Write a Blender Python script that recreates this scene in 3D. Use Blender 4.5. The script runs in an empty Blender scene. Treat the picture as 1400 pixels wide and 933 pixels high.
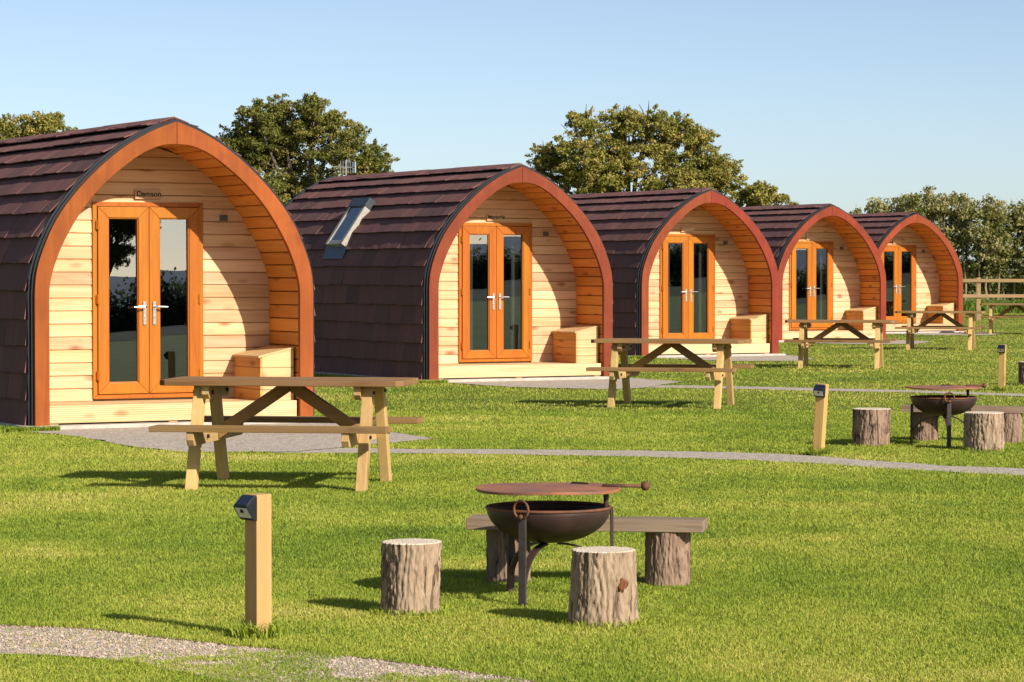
import bpy, bmesh, math, random
import numpy as np
from mathutils import Vector, Matrix, noise as mn
R = math.radians
random.seed(11); rng = np.random.default_rng(7)
sc = bpy.context.scene; COL = sc.collection

# ------------------------------------------------------------------ mesh helpers
class MB:
    def __init__(s): s.v = []; s.f = []
    def add(s, vs, fs):
        o = len(s.v); s.v += [tuple(p) for p in vs]; s.f += [tuple(i + o for i in f) for f in fs]
    def box(s, x0, x1, y0, y1, z0, z1):
        s.add([(x0,y0,z0),(x1,y0,z0),(x1,y1,z0),(x0,y1,z0),(x0,y0,z1),(x1,y0,z1),(x1,y1,z1),(x0,y1,z1)],
              [(0,3,2,1),(4,5,6,7),(0,1,5,4),(1,2,6,5),(2,3,7,6),(3,0,4,7)])
    def ext(s, pts, vec):                      # a polygon extruded along a vector
        n = len(pts); vec = Vector(vec)
        vs = [Vector(p) for p in pts]; vs += [p + vec for p in vs]
        s.add(vs, [tuple(range(n))[::-1], tuple(range(n, 2*n))] + [(i, (i+1) % n, n + (i+1) % n, n + i) for i in range(n)])
    def beam(s, p0, p1, w, h, up=(0,0,1)):     # squared timber between two points
        p0 = Vector(p0); p1 = Vector(p1); d = (p1 - p0).normalized()
        x = d.cross(Vector(up)).normalized(); y = x.cross(d).normalized()
        s.ext([p0 + x*a*w/2 + y*b*h/2 for a, b in ((-1,-1),(1,-1),(1,1),(-1,1))], p1 - p0)
    def tube(s, pts, rad, n=8):
        pts = [Vector(p) for p in pts]; k = len(pts)
        if not hasattr(rad, '__len__'): rad = [rad]*k
        vs = []; x = None
        for i, p in enumerate(pts):
            d = (pts[min(i+1, k-1)] - pts[max(i-1, 0)]).normalized()
            if x is None:
                x = d.orthogonal().normalized()
            x = (x - d*x.dot(d)).normalized(); y = d.cross(x)
            vs += [p + (x*math.cos(2*math.pi*j/n) + y*math.sin(2*math.pi*j/n))*rad[i] for j in range(n)]
        fs = [tuple(range(n))[::-1], tuple(range((k-1)*n, k*n))]
        for i in range(k-1):
            fs += [(i*n+j, i*n+(j+1) % n, (i+1)*n+(j+1) % n, (i+1)*n+j) for j in range(n)]
        s.add(vs, fs)
    def lathe(s, prof, n=48):                  # (r, z) profile, closed loop
        k = len(prof); vs = []
        for r, z in prof:
            vs += [(r*math.cos(2*math.pi*j/n), r*math.sin(2*math.pi*j/n), z) for j in range(n)]
        fs = []
        for i in range(k):
            a, b = i, (i+1) % k
            fs += [(a*n+j, a*n+(j+1) % n, b*n+(j+1) % n, b*n+j) for j in range(n)]
        s.add(vs, fs)
    def ball(s, c, r, n=14, m=9):
        prof = [(max(r*math.sin(math.pi*i/m), 1e-4), -r*math.cos(math.pi*i/m)) for i in range(m+1)]
        vs = []; fs = []
        for q, z in prof: vs += [(c[0]+q*math.cos(2*math.pi*j/n), c[1]+q*math.sin(2*math.pi*j/n), c[2]+z) for j in range(n)]
        for i in range(m): fs += [(i*n+j, i*n+(j+1) % n, (i+1)*n+(j+1) % n, (i+1)*n+j) for j in range(n)]
        s.add(vs, fs)
    def torus(s, c, R_, r, ax, n=28, m=8):
        ax = Vector(ax).normalized(); x = ax.orthogonal().normalized(); y = ax.cross(x); c = Vector(c); vs = []; fs = []
        for i in range(n):
            a = 2*math.pi*i/n; e = x*math.cos(a) + y*math.sin(a)
            vs += [c + e*(R_ + r*math.cos(2*math.pi*j/m)) + ax*r*math.sin(2*math.pi*j/m) for j in range(m)]
        for i in range(n):
            k = (i+1) % n
            fs += [(i*m+j, k*m+j, k*m+(j+1) % m, i*m+(j+1) % m) for j in range(m)]
        s.add(vs, fs)
    def mesh(s, name, mat, smooth=False, recalc=True):
        me = bpy.data.meshes.new(name); me.from_pydata(s.v, [], s.f)
        if recalc:
            bm = bmesh.new(); bm.from_mesh(me); bmesh.ops.recalc_face_normals(bm, faces=bm.faces); bm.to_mesh(me); bm.free()
        if smooth: me.polygons.foreach_set('use_smooth', [True]*len(me.polygons))
        me.materials.append(mat); me.update(); return me

def link(name, me, parent=None, loc=(0,0,0), rot=(0,0,0), bevel=0):
    o = bpy.data.objects.new(name, me); COL.objects.link(o); o.location = loc; o.rotation_euler = rot
    if parent: o.parent = parent
    if bevel:
        b = o.modifiers.new('bevel', 'BEVEL'); b.width = bevel; b.segments = 2; b.limit_method = 'ANGLE'; b.angle_limit = R(40)
    return o
def part(name, mb, mat, parent, bevel=0, smooth=False, loc=(0,0,0), rot=(0,0,0), recalc=True):
    return link(name, mb.mesh(name, mat, smooth, recalc), parent, loc, rot, bevel)
def tag(o, label, cat, group=None):
    o['label'] = label; o['category'] = cat
    if group: o['group'] = group
    return o
def thing(name, label, cat, loc=(0,0,0), rz=0, group=None, rot=None):
    o = bpy.data.objects.new(name, None); COL.objects.link(o); o.location = loc
    o.rotation_euler = rot if rot else (0,0,rz); o.empty_display_size = .2
    return tag(o, label, cat, group)
def structure(o): o['kind'] = 'structure'; return o
def copy_tree(o, parent=None):
    c = o.copy(); COL.objects.link(c)
    if parent: c.parent = parent
    for ch in list(o.children): copy_tree(ch, c)
    return c

# ------------------------------------------------------------------ materials
def newmat(name):
    m = bpy.data.materials.new(name); m.use_nodes = True; nt = m.node_tree
    for n in list(nt.nodes): nt.nodes.remove(n)
    out = nt.nodes.new('ShaderNodeOutputMaterial')
    return m, nt, out
def N(nt, t, **kw):
    n = nt.nodes.new(t)
    for k, v in kw.items():
        if k.startswith('i_'):
            key = k[2:]; n.inputs[int(key) if key.isdigit() else key.replace('_', ' ')].default_value = v
        else: setattr(n, k, v)
    return n
def ramp(nt, fac, stops):
    r = nt.nodes.new('ShaderNodeValToRGB'); el = r.color_ramp.elements
    while len(el) < len(stops): el.new(.5)
    for e, (p, c) in zip(el, stops):
        e.position = p; e.color = (*c, 1) if len(c) == 3 else c
    nt.links.new(fac, r.inputs[0]); return r
def mixc(nt, fac, a, b, blend='MIX'):
    m = N(nt, 'ShaderNodeMix', data_type='RGBA', blend_type=blend)
    for s, v in ((m.inputs[0], fac), (m.inputs[6], a), (m.inputs[7], b)):
        if hasattr(v, 'is_output'): nt.links.new(v, s)
        elif isinstance(v, (int, float)): s.default_value = v
        else: s.default_value = (*v, 1)
    return m.outputs[2]
def math_(nt, op, a, b=None, c=None):
    m = N(nt, 'ShaderNodeMath', operation=op)
    for s, v in zip(m.inputs, (a, b, c)):
        if v is None: continue
        if hasattr(v, 'is_output'): nt.links.new(v, s)
        else: s.default_value = v
    return m.outputs[0]
def bump(nt, h, strength, dist):
    b = N(nt, 'ShaderNodeBump'); b.inputs['Strength'].default_value = strength; b.inputs['Distance'].default_value = dist
    nt.links.new(h, b.inputs['Height']); return b.outputs[0]
def coords(nt, island=True, src='Object', amt=37.0):
    tc = N(nt, 'ShaderNodeTexCoord'); v = tc.outputs[src]
    if not island: return v, None
    g = N(nt, 'ShaderNodeNewGeometry'); oi = N(nt, 'ShaderNodeObjectInfo')
    rnd = math_(nt, 'FRACT', math_(nt, 'ADD', g.outputs['Random Per Island'], oi.outputs['Random']))
    a = N(nt, 'ShaderNodeVectorMath', operation='ADD'); nt.links.new(v, a.inputs[0])
    k = N(nt, 'ShaderNodeVectorMath', operation='SCALE'); cx = N(nt, 'ShaderNodeCombineXYZ')
    for i in range(3): nt.links.new(rnd, cx.inputs[i])
    nt.links.new(cx.outputs[0], k.inputs[0]); k.inputs['Scale'].default_value = amt
    nt.links.new(k.outputs[0], a.inputs[1]); return a.outputs[0], rnd
def scaled(nt, v, sx, sy, sz):
    m = N(nt, 'ShaderNodeMapping'); nt.links.new(v, m.inputs[0]); m.inputs['Scale'].default_value = (sx, sy, sz); return m.outputs[0]
def noise(nt, v, scale, detail=4, rough=.55, dist=0):
    n = N(nt, 'ShaderNodeTexNoise'); nt.links.new(v, n.inputs['Vector']); n.inputs['Scale'].default_value = scale
    n.inputs['Detail'].default_value = detail; n.inputs['Roughness'].default_value = rough; n.inputs['Distortion'].default_value = dist
    return n.outputs['Fac']
def principled(nt, out, col, rough, normal=None, metal=0, spec=.5, coat=0):
    p = N(nt, 'ShaderNodeBsdfPrincipled')
    for s, v in ((p.inputs['Base Color'], col), (p.inputs['Roughness'], rough), (p.inputs['Metallic'], metal)):
        if hasattr(v, 'is_output'): nt.links.new(v, s)
        elif isinstance(v, (int, float)): s.default_value = v
        else: s.default_value = (*v, 1)
    p.inputs['Specular IOR Level'].default_value = spec; p.inputs['Coat Weight'].default_value = coat
    if normal is not None: nt.links.new(normal, p.inputs['Normal'])
    nt.links.new(p.outputs[0], out.inputs[0]); return p
MATS = {}
def wood(name, c1, c2, axis='X', knot=None, rough=.6, var=.25, grain=9.0, coat=0, spec=.35, bstr=.35, weather=None, ribs=0):
    if name in MATS: return MATS[name]
    m, nt, out = newmat(name); v, rnd = coords(nt)
    s = [grain]*3; s['XYZ'.index(axis)] = grain*.06
    g = noise(nt, scaled(nt, v, *s), 1.6, 6, .6, .8)
    big = noise(nt, scaled(nt, v, *[q*.22 for q in s]), 1.3, 2, .5, .4)
    c = ramp(nt, math_(nt, 'ADD', math_(nt, 'MULTIPLY', g, .65), math_(nt, 'MULTIPLY', big, .35)), [(.32, c2), (.6, c1)]).outputs[0]
    if knot:
        ks = [6.4]*3; ks['XYZ'.index(axis)] = 2.6
        vo = N(nt, 'ShaderNodeTexVoronoi'); nt.links.new(scaled(nt, v, *ks), vo.inputs['Vector']); vo.inputs['Scale'].default_value = 1
        wob = math_(nt, 'ADD', vo.outputs['Distance'], math_(nt, 'MULTIPLY', math_(nt, 'SUBTRACT', g, .5), .18))
        k = ramp(nt, wob, [(.09, (1,1,1)), (.27, (0,0,0))]).outputs[0]
        sel = ramp(nt, vo.outputs['Color'], [(.30, (0,0,0)), (.36, (1,1,1))]).outputs[0]
        c = mixc(nt, math_(nt, 'MULTIPLY', math_(nt, 'MULTIPLY', k, sel), .8), c, knot)
    if weather:
        w = ramp(nt, noise(nt, v, 2.2, 5, .6), [(.4, (0,0,0)), (.65, (1,1,1))]).outputs[0]
        c = mixc(nt, math_(nt, 'MULTIPLY', w, .65), c, weather)
    hs = N(nt, 'ShaderNodeHueSaturation'); nt.links.new(c, hs.inputs['Color'])
    nt.links.new(math_(nt, 'ADD', math_(nt, 'MULTIPLY', rnd, var), 1 - var*.55), hs.inputs['Value'])
    nt.links.new(math_(nt, 'ADD', math_(nt, 'MULTIPLY', math_(nt, 'FRACT', math_(nt, 'MULTIPLY', rnd, 7.3)), .016), .492), hs.inputs['Hue'])
    h = g
    if ribs:
        wv = N(nt, 'ShaderNodeTexWave', wave_type='BANDS', bands_direction='Z'); tc = N(nt, 'ShaderNodeTexCoord')
        nt.links.new(tc.outputs['Object'], wv.inputs['Vector']); wv.inputs['Scale'].default_value = ribs
        h = math_(nt, 'ADD', math_(nt, 'MULTIPLY', g, .3), wv.outputs['Fac'])
    principled(nt, out, hs.outputs[0], rough, bump(nt, h, bstr, .004), spec=spec, coat=coat)
    MATS[name] = m; return m
def plain(name, col, rough=.5, metal=0, spec=.5, var=.12, sc_=12, bumpy=.1, col2=None, coat=0):
    if name in MATS: return MATS[name]
    m, nt, out = newmat(name); v, rnd = coords(nt, False)
    n = noise(nt, v, sc_, 6, .62)
    c2 = col2 or tuple(q*(1 - var*2.2) for q in col)
    c = ramp(nt, n, [(.35, c2), (.65, col)]).outputs[0]
    r = math_(nt, 'ADD', math_(nt, 'MULTIPLY', noise(nt, v, sc_*2.3, 4), .2), rough - .1)
    principled(nt, out, c, r, bump(nt, n, bumpy, .003) if bumpy else None, metal, spec, coat)
    MATS[name] = m; return m

PINE = wood('pine_boards', (.71,.455,.245), (.50,.275,.11), 'X', knot=(.27,.085,.02), rough=.62, var=.30)
DECKW = wood('deck_timber', (.66,.47,.25), (.50,.32,.14), 'X', knot=(.33,.16,.06), rough=.65, ribs=15, bstr=.6)
SOFFIT = wood('oiled_lining_boards', (.72,.29,.052), (.56,.19,.026), 'Y', knot=(.25,.08,.02), rough=.5, var=.3)
BENCHW = wood('bench_boards', (.66,.44,.21), (.53,.31,.12), 'X', knot=(.33,.13,.04), rough=.6, var=.2)
BENCHS = wood('shade_tinted_bench_boards', (.66,.33,.095), (.52,.23,.05), 'Y', knot=(.26,.09,.025), rough=.55, var=.25)  # bench side: warm orange shade painted into the board colour
DOORW = wood('golden_oak_foil', (.44,.135,.005), (.33,.09,.0035), 'Z', rough=.42, var=.06, grain=14, spec=.28, bstr=.12)
def arch_mat(i):
    a = [((.36,.082,.016),(.25,.052,.011)), ((.25,.046,.019),(.18,.032,.014)), ((.27,.054,.020),(.195,.037,.015)), ((.28,.056,.020),(.20,.039,.015)), ((.30,.062,.020),(.22,.043,.015))][i]
    return wood('stained_arch_timber_%s' % 'abcde'[i], a[0], a[1], 'Z', knot=(.24,.05,.02), rough=.6, var=.12, grain=8, spec=.15, bstr=.6, weather=tuple(q*.85 for q in a[1]))
TABX = wood('table_timber_long', (.33,.18,.06), (.165,.09,.034), 'X', knot=(.13,.06,.025), rough=.75, var=.34, weather=(.26,.16,.08), spec=.12, bstr=.7)
TABZ = wood('table_timber_leg', (.60,.39,.145), (.42,.26,.085), 'Z', knot=(.22,.1,.03), rough=.68, var=.22)
TABY = wood('table_timber_bearer', (.55,.36,.14), (.38,.23,.085), 'Y', knot=(.2,.1,.03), rough=.7, var=.22)
POST = wood('post_timber', (.62,.37,.115), (.42,.24,.075), 'Z', knot=(.2,.085,.025), rough=.7, var=.15, weather=(.46,.28,.11), bstr=.7)
FENCEW = wood('fence_timber', (.42,.25,.105), (.28,.165,.07), 'X', rough=.75, var=.3, weather=(.32,.21,.12))
PLANKW = wood('weathered_plank', (.34,.235,.155), (.11,.065,.042), 'X', knot=(.07,.035,.022), rough=.9, var=.2, weather=(.25,.175,.12), bstr=1.0, spec=.1, grain=12)
EDGEW = wood('edging_timber', (.24,.13,.08), (.14,.075,.045), 'X', rough=.8, var=.3)
RUST = plain('rusted_steel', (.235,.085,.036), .72, .25, .3, sc_=9, col2=(.10,.05,.035), bumpy=.2)
PLATE = plain('rusted_griddle_steel', (.40,.145,.052), .62, .1, .35, sc_=5, col2=(.20,.095,.062), bumpy=.15)
BOWL = plain('dark_brown_steel', (.085,.046,.036), .5, .35, .5, sc_=6, col2=(.05,.028,.024), bumpy=.12)
LEGST = plain('dark_grey_steel', (.085,.075,.07), .5, .4, .5, sc_=15, col2=(.06,.04,.032))
BLACK = plain('black_metal_trim', (.013,.014,.017), .5, 0, .3, bumpy=0)
DARKG = plain('dark_grey_metal', (.06,.065,.07), .4, .3, .5, bumpy=0)
LEAD = plain('lead_flashing', (.06,.075,.085), .5, .3, .5, sc_=14)
CHROME = plain('satin_chrome', (.75,.75,.74), .22, 1, .5, var=.03, bumpy=0)
ALU = plain('aluminium', (.6,.6,.58), .4, .7, .5, bumpy=0)
BOLT = plain('bolt_steel', (.035,.033,.032), .5, .5, .5, bumpy=0)
CONC = plain('pale_concrete', (.52,.455,.375), .85, 0, .3, sc_=7, bumpy=.2)
LENS = plain('lamp_lens', (.72,.70,.62), .25, 0, .5, var=.04, bumpy=0)
SOLAR = plain('solar_cell', (.012,.016,.035), .12, 0, .7, bumpy=0, coat=.6)
SKYF = plain('skylight_frame_paint', (.42,.37,.30), .5, 0, .4, bumpy=0)
GREYP = plain('grey_plastic', (.12,.12,.115), .45, 0, .4, bumpy=0)
INK = plain('sign_ink', (.035,.022,.015), .7, 0, .3, bumpy=0)
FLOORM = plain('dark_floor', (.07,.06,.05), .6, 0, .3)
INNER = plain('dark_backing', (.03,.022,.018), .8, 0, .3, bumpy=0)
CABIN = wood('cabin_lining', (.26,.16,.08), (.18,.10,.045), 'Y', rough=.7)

def glass_mat():
    m, nt, out = newmat('door_glass')
    gl = N(nt, 'ShaderNodeBsdfGlossy'); gl.inputs['Roughness'].default_value = .004; gl.inputs['Color'].default_value = (.82,.91,1,1)
    tr = N(nt, 'ShaderNodeBsdfTransparent'); tr.inputs['Color'].default_value = (.42,.45,.45,1)
    mx = N(nt, 'ShaderNodeMixShader'); fr = N(nt, 'ShaderNodeFresnel'); fr.inputs['IOR'].default_value = 1.55
    v, _ = coords(nt, False)
    b = bump(nt, noise(nt, v, 1.1, 1, .4), .06, .02); nt.links.new(b, gl.inputs['Normal'])
    nt.links.new(math_(nt, 'ADD', math_(nt, 'MULTIPLY', fr.outputs[0], 1.6), .15), mx.inputs[0])
    nt.links.new(tr.outputs[0], mx.inputs[1]); nt.links.new(gl.outputs[0], mx.inputs[2]); nt.links.new(mx.outputs[0], out.inputs[0])
    return m
GLASS = glass_mat()

def shingle_mat():
    m, nt, out = newmat('brown_roof_shingle'); v, rnd = coords(nt, True)
    tc = N(nt, 'ShaderNodeTexCoord')
    streak = noise(nt, scaled(nt, v, 1.2, 26, 1.2), 1.0, 4, .6)
    c = ramp(nt, rnd, [(0, (.225,.102,.088)), (.35, (.275,.118,.098)), (.6, (.185,.094,.086)), (.8, (.29,.126,.104)), (1, (.135,.076,.072))]).outputs[0]
    c = mixc(nt, math_(nt, 'MULTIPLY', streak, .75), c, (.085,.046,.043))
    grit = noise(nt, tc.outputs['Object'], 160, 2, .6)
    c = mixc(nt, math_(nt, 'MULTIPLY', grit, .25), c, (.2,.10,.085))
    h = math_(nt, 'ADD', math_(nt, 'MULTIPLY', streak, 1.0), math_(nt, 'MULTIPLY', grit, .25))
    principled(nt, out, c, .9, bump(nt, h, .7, .008), spec=.1); return m
SHINGLE = shingle_mat()

def bark_mat(name, a, b, crack):
    m, nt, out = newmat(name); v, rnd = coords(nt, True, amt=11)
    g = noise(nt, scaled(nt, v, 26, 26, 5), 1, 6, .65, 1.0)
    cr = noise(nt, scaled(nt, v, 17, 17, 3.2), 1, 3, .5, 1.4)
    c = ramp(nt, g, [(.3, b), (.62, a)]).outputs[0]
    k = ramp(nt, cr, [(.36, (1,1,1)), (.45, (0,0,0))]).outputs[0]
    c = mixc(nt, math_(nt, 'MULTIPLY', k, .8), c, crack)
    c = mixc(nt, ramp(nt, noise(nt, v, 5, 3), [(.62, (0,0,0)), (.72, (1,1,1))]).outputs[0], c, tuple(q*1.05 for q in b))
    h = math_(nt, 'SUBTRACT', g, math_(nt, 'MULTIPLY', k, .8))
    principled(nt, out, c, .85, bump(nt, h, .9, .012), spec=.2); return m
BARK = bark_mat('pale_grey_bark', (.43,.305,.20), (.27,.18,.11), (.10,.058,.034))
BARKD = bark_mat('brown_bark', (.34,.225,.15), (.18,.105,.07), (.05,.028,.02))
TRUNK = bark_mat('tree_bark', (.16,.125,.09), (.08,.06,.045), (.03,.022,.018))
def cut_mat():
    m, nt, out = newmat('cut_log_face'); tc = N(nt, 'ShaderNodeTexCoord'); v = tc.outputs['Object']
    w = N(nt, 'ShaderNodeTexWave', wave_type='RINGS', rings_direction='Z'); nt.links.new(v, w.inputs['Vector'])
    w.inputs['Scale'].default_value = 16; w.inputs['Distortion'].default_value = 1.5; w.inputs['Detail'].default_value = 2
    c = ramp(nt, w.outputs['Fac'], [(0, (.46,.34,.22)), (.5, (.72,.60,.45)), (1, (.76,.65,.51))]).outputs[0]
    c = mixc(nt, math_(nt, 'MULTIPLY', noise(nt, v, 9, 5), .5), c, (.55,.42,.29))
    principled(nt, out, c, .8, bump(nt, noise(nt, v, 60, 3), .3, .003), spec=.2); return m
CUT = cut_mat()

def foliage(name, stops, trans=.35, patch=.35):
    m, nt, out = newmat(name); at = N(nt, 'ShaderNodeAttribute', attribute_name='tint')
    g = N(nt, 'ShaderNodeNewGeometry'); n = noise(nt, g.outputs['Position'], patch, 4, .6)
    f = math_(nt, 'ADD', math_(nt, 'MULTIPLY', at.outputs['Fac'], .55), math_(nt, 'MULTIPLY', math_(nt, 'SUBTRACT', n, .28), 1.0))
    c = ramp(nt, f, stops).outputs[0]
    d = N(nt, 'ShaderNodeBsdfPrincipled'); d.inputs['Roughness'].default_value = .6; d.inputs['Specular IOR Level'].default_value = .25
    t = N(nt, 'ShaderNodeBsdfTranslucent'); mx = N(nt, 'ShaderNodeMixShader'); mx.inputs[0].default_value = trans
    nt.links.new(c, d.inputs['Base Color'])
    hs = N(nt, 'ShaderNodeHueSaturation'); hs.inputs['Saturation'].default_value = 1.15; hs.inputs['Value'].default_value = 1.25
    nt.links.new(c, hs.inputs['Color']); nt.links.new(hs.outputs[0], t.inputs['Color'])
    nt.links.new(d.outputs[0], mx.inputs[1]); nt.links.new(t.outputs[0], mx.inputs[2]); nt.links.new(mx.outputs[0], out.inputs[0])
    return m
GRASS = foliage('grass_blades', [(.0, (.09,.15,.016)), (.27, (.21,.29,.028)), (.57, (.385,.425,.052)), (.82, (.56,.47,.11)), (1, (.72,.62,.28))], .26, .55)
WEED = foliage('weeds', [(.1, (.05,.10,.012)), (.6, (.12,.19,.02)), (1, (.25,.24,.04))], .35, .8)
OAK = foliage('oak_leaves', [(.1, (.072,.086,.016)), (.38, (.17,.172,.034)), (.66, (.275,.23,.055)), (1, (.38,.245,.07))], .22, .5)
OAK2 = foliage('autumn_oak_leaves', [(.1, (.10,.112,.02)), (.38, (.24,.23,.045)), (.66, (.38,.30,.075)), (1, (.47,.31,.09))], .22, .5)
HEDGE = foliage('orchard_leaves', [(.1, (.085,.105,.022)), (.38, (.21,.215,.06)), (.68, (.37,.32,.13)), (1, (.55,.43,.23))], .3, .7)
DHEDGE = foliage('field_hedge_leaves', [(.1, (.08,.10,.06)), (.6, (.15,.17,.09)), (1, (.20,.19,.10))], .45, .4)

def ground_mat():
    m, nt, out = newmat('lawn_soil'); g = N(nt, 'ShaderNodeNewGeometry'); p = g.outputs['Position']
    n = noise(nt, p, .55, 4, .6); n2 = noise(nt, p, 9, 5, .7); n3 = noise(nt, p, 70, 3, .7)
    f = math_(nt, 'ADD', math_(nt, 'MULTIPLY', n, .55), math_(nt, 'ADD', math_(nt, 'MULTIPLY', n2, .25), math_(nt, 'MULTIPLY', n3, .3)))
    c = ramp(nt, f, [(.35, (.065,.09,.014)), (.55, (.14,.165,.025)), (.75, (.25,.22,.05))]).outputs[0]
    principled(nt, out, c, .9, bump(nt, n3, .8, .02), spec=.1); return m
def gravel_mat():
    m, nt, out = newmat('gravel'); g = N(nt, 'ShaderNodeNewGeometry'); p = g.outputs['Position']
    vo = N(nt, 'ShaderNodeTexVoronoi'); nt.links.new(p, vo.inputs['Vector']); vo.inputs['Scale'].default_value = 55
    c = ramp(nt, vo.outputs['Color'], [(.15, (.32,.262,.20)), (.5, (.52,.445,.355)), (.85, (.72,.635,.525))]).outputs[0]
    big = noise(nt, p, 7, 8, .75)
    c = mixc(nt, ramp(nt, big, [(.38, (0,0,0)), (.66, (.6,.6,.6))]).outputs[0], c, (.27,.21,.15))
    e = ramp(nt, vo.outputs['Distance'], [(.25, (0,0,0)), (.62, (1,1,1))]).outputs[0]
    c = mixc(nt, math_(nt, 'MULTIPLY', e, .4), c, (.28,.225,.18))
    principled(nt, out, c, .9, bump(nt, math_(nt, 'SUBTRACT', 1.0, vo.outputs['Distance']), .6, .006), spec=.1); return m
LAWN = ground_mat(); GRAVEL = gravel_mat()
PEBBLE = plain('pebbles', (.60,.465,.35), .85, 0, .15, sc_=26, col2=(.26,.185,.13), bumpy=0)
def hill_mat():
    m, nt, out = newmat('haze_tinted_hill'); g = N(nt, 'ShaderNodeNewGeometry')
    c = ramp(nt, noise(nt, g.outputs['Position'], .03, 5, .65), [(.4, (.10,.13,.17)), (.65, (.15,.18,.20))]).outputs[0]  # blue-grey haze of distant air mixed into the hill colour
    principled(nt, out, c, .9, None, spec=.1); return m

# ------------------------------------------------------------------ world, sun, camera
EL, AZX, AZY = R(30.5), .700, -.714
w = bpy.data.worlds.new('World'); sc.world = w; w.use_nodes = True; nt = w.node_tree
sky = nt.nodes.new('ShaderNodeTexSky'); sky.sky_type = 'NISHITA'; sky.sun_disc = False
sky.sun_elevation = EL; sky.sun_rotation = math.atan2(AZX, AZY); sky.altitude = 2500; sky.air_density = .78; sky.dust_density = 5.5; sky.ozone_density = 0
nt.links.new(sky.outputs[0], nt.nodes['Background'].inputs[0]); nt.nodes['Background'].inputs[1].default_value = .102
sun = bpy.data.lights.new('Sun', 'SUN'); sun.energy = 4.9; sun.angle = R(.5); sun.color = (1, .955, .88)
so = bpy.data.objects.new('Sun', sun); COL.objects.link(so)
sd = Vector((AZX*math.cos(EL), AZY*math.cos(EL), math.sin(EL))); so.rotation_euler = sd.to_track_quat('Z', 'Y').to_euler(); so.location = (20,-15,30)
cam = bpy.data.cameras.new('Camera'); co = bpy.data.objects.new('Camera', cam); COL.objects.link(co); sc.camera = co
cam.sensor_width = 36; cam.lens = 36*3782.89/1400; cam.clip_end = 5000; cam.clip_start = .1
co.location = (0, 0, 1.5); co.rotation_euler = (R(90 - 1.403), 0, 0)
vs = sc.view_settings; vs.view_transform = 'Standard'; vs.look = 'None'; vs.exposure = .45; vs.gamma = 1
sc.cycles.max_bounces = 8; sc.cycles.transparent_max_bounces = 8; sc.cycles.use_denoising = True; sc.cycles.caustics_reflective = False

# ------------------------------------------------------------------ ground, paths, pads
mb = MB(); S = 3500; mb.add([(-S,-S,0),(S,-S,0),(S,S,0),(-S,S,0)], [(0,1,2,3)]); structure(part('lawn', mb, LAWN, None))
YAW = R(28.257)
PODS = [(-3.288,27.071),(.127,38.474),(3.546,49.559),(7.008,60.778),(10.079,69.134)]
CU = np.array((math.cos(YAW), math.sin(YAW))); CB = np.array((-math.sin(YAW), math.cos(YAW)))
def pod_pt(i, u, b): q = np.array(PODS[i]) + CU*u + CB*b; return (float(q[0]), float(q[1]))
PATH0 = [(-3.4,12.2),(-2.17,11.71),(-1.78,11.59),(-1.51,11.36),(-1.08,11.03),(-.78,10.86),(-.51,10.65),(0,10.17),(.6,9.4),(.2,8.6),(-.5,9.35),(-1.07,10.12),(-1.47,10.62),(-1.71,10.75),(-2.02,10.86),(-3.3,11.2)]
PATH1 = [(-1.95,23.75),(-1.0,23.55),(0,23.48),(.99,23.31),(1.84,23.1),(2.46,22.66),(2.91,22.0),(3.41,21.46),(3.92,21.14),(6.5,19.6),(6.3,18.9),(3.78,20.4),(3.3,20.78),(2.81,21.25),(2.36,21.72),(1.76,22.18),(.95,22.55),(0,22.8),(-.97,22.95),(-2.0,23.0)]
PATH2 = [(1.9,37.0),(3.01,36.6),(3.91,36.05),(5.06,35.35),(5.55,34.95),(6.36,34.3),(9.5,31.8),(9.2,31.1),(6.21,33.6),(5.43,34.3),(4.95,34.7),(3.81,35.2),(2.92,35.75),(1.7,36.2)]
PAD1 = [(-4.75,26.3),(-3.97,25.3),(-3.26,23.75),(-2.74,23.06),(-1.84,23.08),(-.95,24.5),(-.7,24.96),(-1.25,26.23), pod_pt(0,1.75,.3), pod_pt(0,-1.4,.3)]
PAD2 = [pod_pt(1,-1.3,.3), pod_pt(1,-1.25,-.25),(0,36.25),(1.31,35.5),(1.75,36.1),(1.98,36.9),(2.35,38.1), pod_pt(1,1.8,.3)]
PAD3 = [pod_pt(2,-1.3,.3), pod_pt(2,-1.3,-.3),(3.72,46.95),(4.9,47.1),(5.3,48.4), pod_pt(2,1.8,.3)]
PAD4 = [pod_pt(3,-1.3,.3), pod_pt(3,-1.3,-.3),(7.0,58.4),(8.5,58.3),(9.2,60.5), pod_pt(3,1.8,.3)]
PAD5 = [pod_pt(4,-1.3,.3), pod_pt(4,-1.3,-.3),(10.2,66.8),(11.6,66.8),(12.3,69.2), pod_pt(4,1.8,.3)]
def sheet(name, poly, z):
    m = MB(); pts = []
    for i, a in enumerate(poly):                       # ragged edge
        b = poly[(i+1) % len(poly)]; L = math.dist(a, b); k = max(1, int(L/.12))
        for j in range(k):
            t = j/k; x = a[0] + (b[0]-a[0])*t; y = a[1] + (b[1]-a[1])*t
            q = .035*mn.noise((x*3.1, y*3.1, 7)) + .02*mn.noise((x*11, y*11, 3))
            pts.append((x + q, y + q*1.6, z))
    m.add(pts, [tuple(range(len(pts)))])
    return structure(part(name, m, GRAVEL, None))
sheet('gravel_path', PATH0, .006); sheet('gravel_path', PATH1, .006); sheet('gravel_path', PATH2, .006)
for p in (PAD1, PAD2, PAD3, PAD4, PAD5): sheet('gravel_pad', p, .010)
def edging(pts, label):
    m = MB()
    for a, b in zip(pts[:-1], pts[1:]): m.beam((*a, -.006), (*b, -.006), .012, .03)
    tag(part('timber_edging', m, EDGEW, None), label, 'path edging')
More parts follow.
